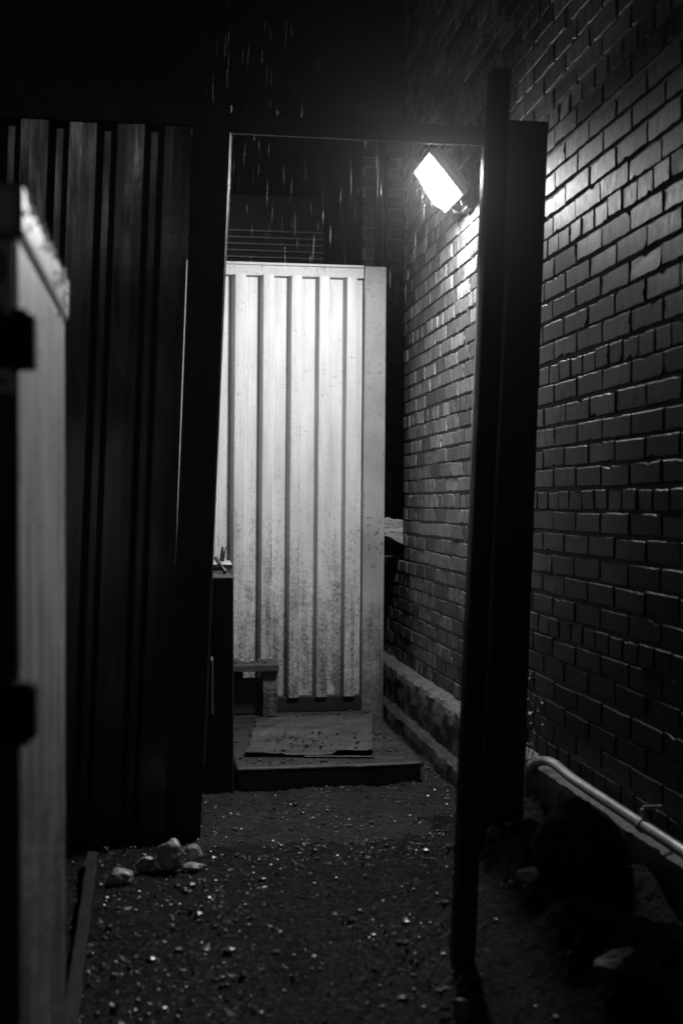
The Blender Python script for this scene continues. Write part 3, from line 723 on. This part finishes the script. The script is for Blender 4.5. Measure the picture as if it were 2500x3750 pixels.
# ------------------------------------------------------------------ loose stuff on the ground: gravel, leaf litter, dirt on the platform
rg = random.Random(20)
ico = bmesh.new(); bmesh.ops.create_icosphere(ico, subdivisions=1, radius=1); iv = [v.co.copy() for v in ico.verts]; if_ = [tuple(v.index for v in f.verts) for f in ico.faces]; ico.free()
def pebble(V, Fc, c, s):
    b = len(V); sx, sy, sz = s * rg.uniform(.7, 1.3), s * rg.uniform(.7, 1.3), s * rg.uniform(.4, .8)
    ca, sa = math.cos(s * 9e4), math.sin(s * 9e4)
    for v in iv:
        k = rg.uniform(.8, 1.15); x, y, z = v.x * sx * k, v.y * sy * k, v.z * sz * k
        V.append((c[0] + x * ca - y * sa, c[1] + x * sa + y * ca, c[2] + z))
    Fc += [tuple(b + i for i in f) for f in if_]
V, Fc = [], []
n_ = 0
while n_ < 17000:
    y = 2.4 + 4.2 * rg.random() ** 1.2; x = rg.uniform(-.75, 1.33)
    dens = .35 + .65 * sm(-.1, .35, noise.noise(Vector((x * 2.2, y * 2.2, 4)))) + (.5 if x > .95 else 0) + (.35 if x < .25 and y < 4 else 0)
    if rg.random() > dens: continue
    n_ += 1
    s = .0024 * math.exp(rg.gauss(0, .65)); s = min(s, .016)
    if px0 < x < px1 and PY0 < y < PY1: continue
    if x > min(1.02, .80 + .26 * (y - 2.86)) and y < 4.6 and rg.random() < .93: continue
    pebble(V, Fc, (x, y, gz(x, y) + s * .2), s)
tag(from_lists('gravel', V, Fc, M['gravel']), 'scattered wet gravel over the dark path', 'gravel', kind='stuff')
V, Fc = [], []
for _ in range(1700):
    y = 2.4 + 4.0 * rg.random() ** 1.3; x = rg.uniform(-.7, 1.3)
    if x > .25 and rg.random() < (.8 if y < 4.1 else .6): continue
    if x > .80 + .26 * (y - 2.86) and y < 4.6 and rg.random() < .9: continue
    if px0 < x < px1 and PY0 < y < PY1: continue
    leaf_tri(V, Fc, Vector((x, y, gz(x, y) + .004)), min(.036, (.012 if x < .3 and y < 4.1 else .008) * math.exp(rg.gauss(0, .55))), rg)
for (px_, py_, s_) in ((1758, 3057, .04), (1957, 2897, .035), (1862, 3100, .03), (1885, 3125, .035), (1850, 3090, .028), (1950, 2945, .03), (1925, 2930, .03), (746, 2916, .02), (872, 2984, .018), (915, 3390, .025), (690, 3360, .028), (1330, 3590, .022), (470, 3340, .03), (760, 3480, .04), (420, 3700, .05)):
    g = at(px_, py_, 'z', .1); g = at(px_, py_, 'z', gz(g.x, g.y)); leaf_tri(V, Fc, Vector((g.x, g.y, gz(g.x, g.y) + .006)), s_, rg)
tag(from_lists('leaf_litter', V, Fc, M['leaf']), 'scattered pale leaves and chips on the dark path', 'leaf litter', kind='stuff')
V, Fc = [], []
for _ in range(1500):
    x, y = rg.uniform(px0 + .02, px1 - .02), rg.uniform(PY0 + .03, PY1 - .03)
    if rg.random() > .3 + .8 * sm(-.1, .3, noise.noise(Vector((x * 5, y * 5, 7)))): continue
    s = .0034 * math.exp(rg.gauss(0, .65)); pebble(V, Fc, (x, y, PZ + .020 * (cc[0].y < y < cc[2].y and cc[3].x < x < cc[1].x) + s * .3), min(s, .012))
for _ in range(26):
    x = rg.uniform(sx1 - .3, sx1 - .05); pebble(V, Fc, (x, SY + rg.uniform(.03, .2), sz1 + .003), rg.uniform(.004, .009))
tag(from_lists('dirt_crumbs', V, Fc, M['crumb']), 'wet crumbs of dirt scattered over the platform and cardboard', 'dirt', kind='stuff')
V, Fc = [], []
for _ in range(30):
    leaf_tri(V, Fc, Vector((rg.uniform(sx1 - .22, sx1 - .04), SY + rg.uniform(.05, .2), sz1 + .008)), rg.uniform(.015, .04), rg)
tag(from_lists('wood_chips', V, Fc, M['leaf']), 'little heap of pale chips on top of the wooden stand', 'chips', kind='stuff')

# ------------------------------------------------------------------ rain and added haze that imitates the bloom round the lamp
V, Fc = [], []
rr_ = random.Random(31)
for _ in range(430):
    x, y, z = 1.36 - 1.15 * rr_.random() ** 1.3, rr_.uniform(4.9, 7.6), rr_.uniform(2.2, 3.9)
    if y > 6.55 and z < 2.75: continue
    L = rr_.uniform(.04, .15); r = rr_.uniform(.00014, .0003); dx = L * rr_.uniform(-.02, .10)
    b = len(V)
    for (f_, k) in ((0, .15), (.5, 1), (1, .15)):
        for a_ in range(3):
            V.append((x + dx * f_ + r * k * math.cos(a_ * 2.094), y + r * k * math.sin(a_ * 2.094), z + L * f_))
    for s_ in range(2):
        for a_ in range(3): Fc.append((b + s_ * 3 + a_, b + s_ * 3 + (a_ + 1) % 3, b + s_ * 3 + 3 + (a_ + 1) % 3, b + s_ * 3 + 3 + a_))
tag(from_lists('rain', V, Fc, M['rain']), 'fine rain falling through the light of the lamp', 'rain', kind='stuff')

hm = bpy.data.materials.new('bloom_haze'); hm.use_nodes = True
n = hm.node_tree.nodes; n.clear()
pv = n.new('ShaderNodeVolumePrincipled'); pv.inputs['Color'].default_value = (.9, .9, .9, 1); pv.inputs['Density'].default_value = 0.0013; pv.inputs['Anisotropy'].default_value = 0.92
oo = n.new('ShaderNodeOutputMaterial'); hm.node_tree.links.new(pv.outputs[0], oo.inputs['Volume'])
bm = bmesh.new(); box(bm, -130, 130, -130, 130, -1.2, 7.0)
tag(from_bm('added_bloom_haze', bm, hm), kind='stuff')
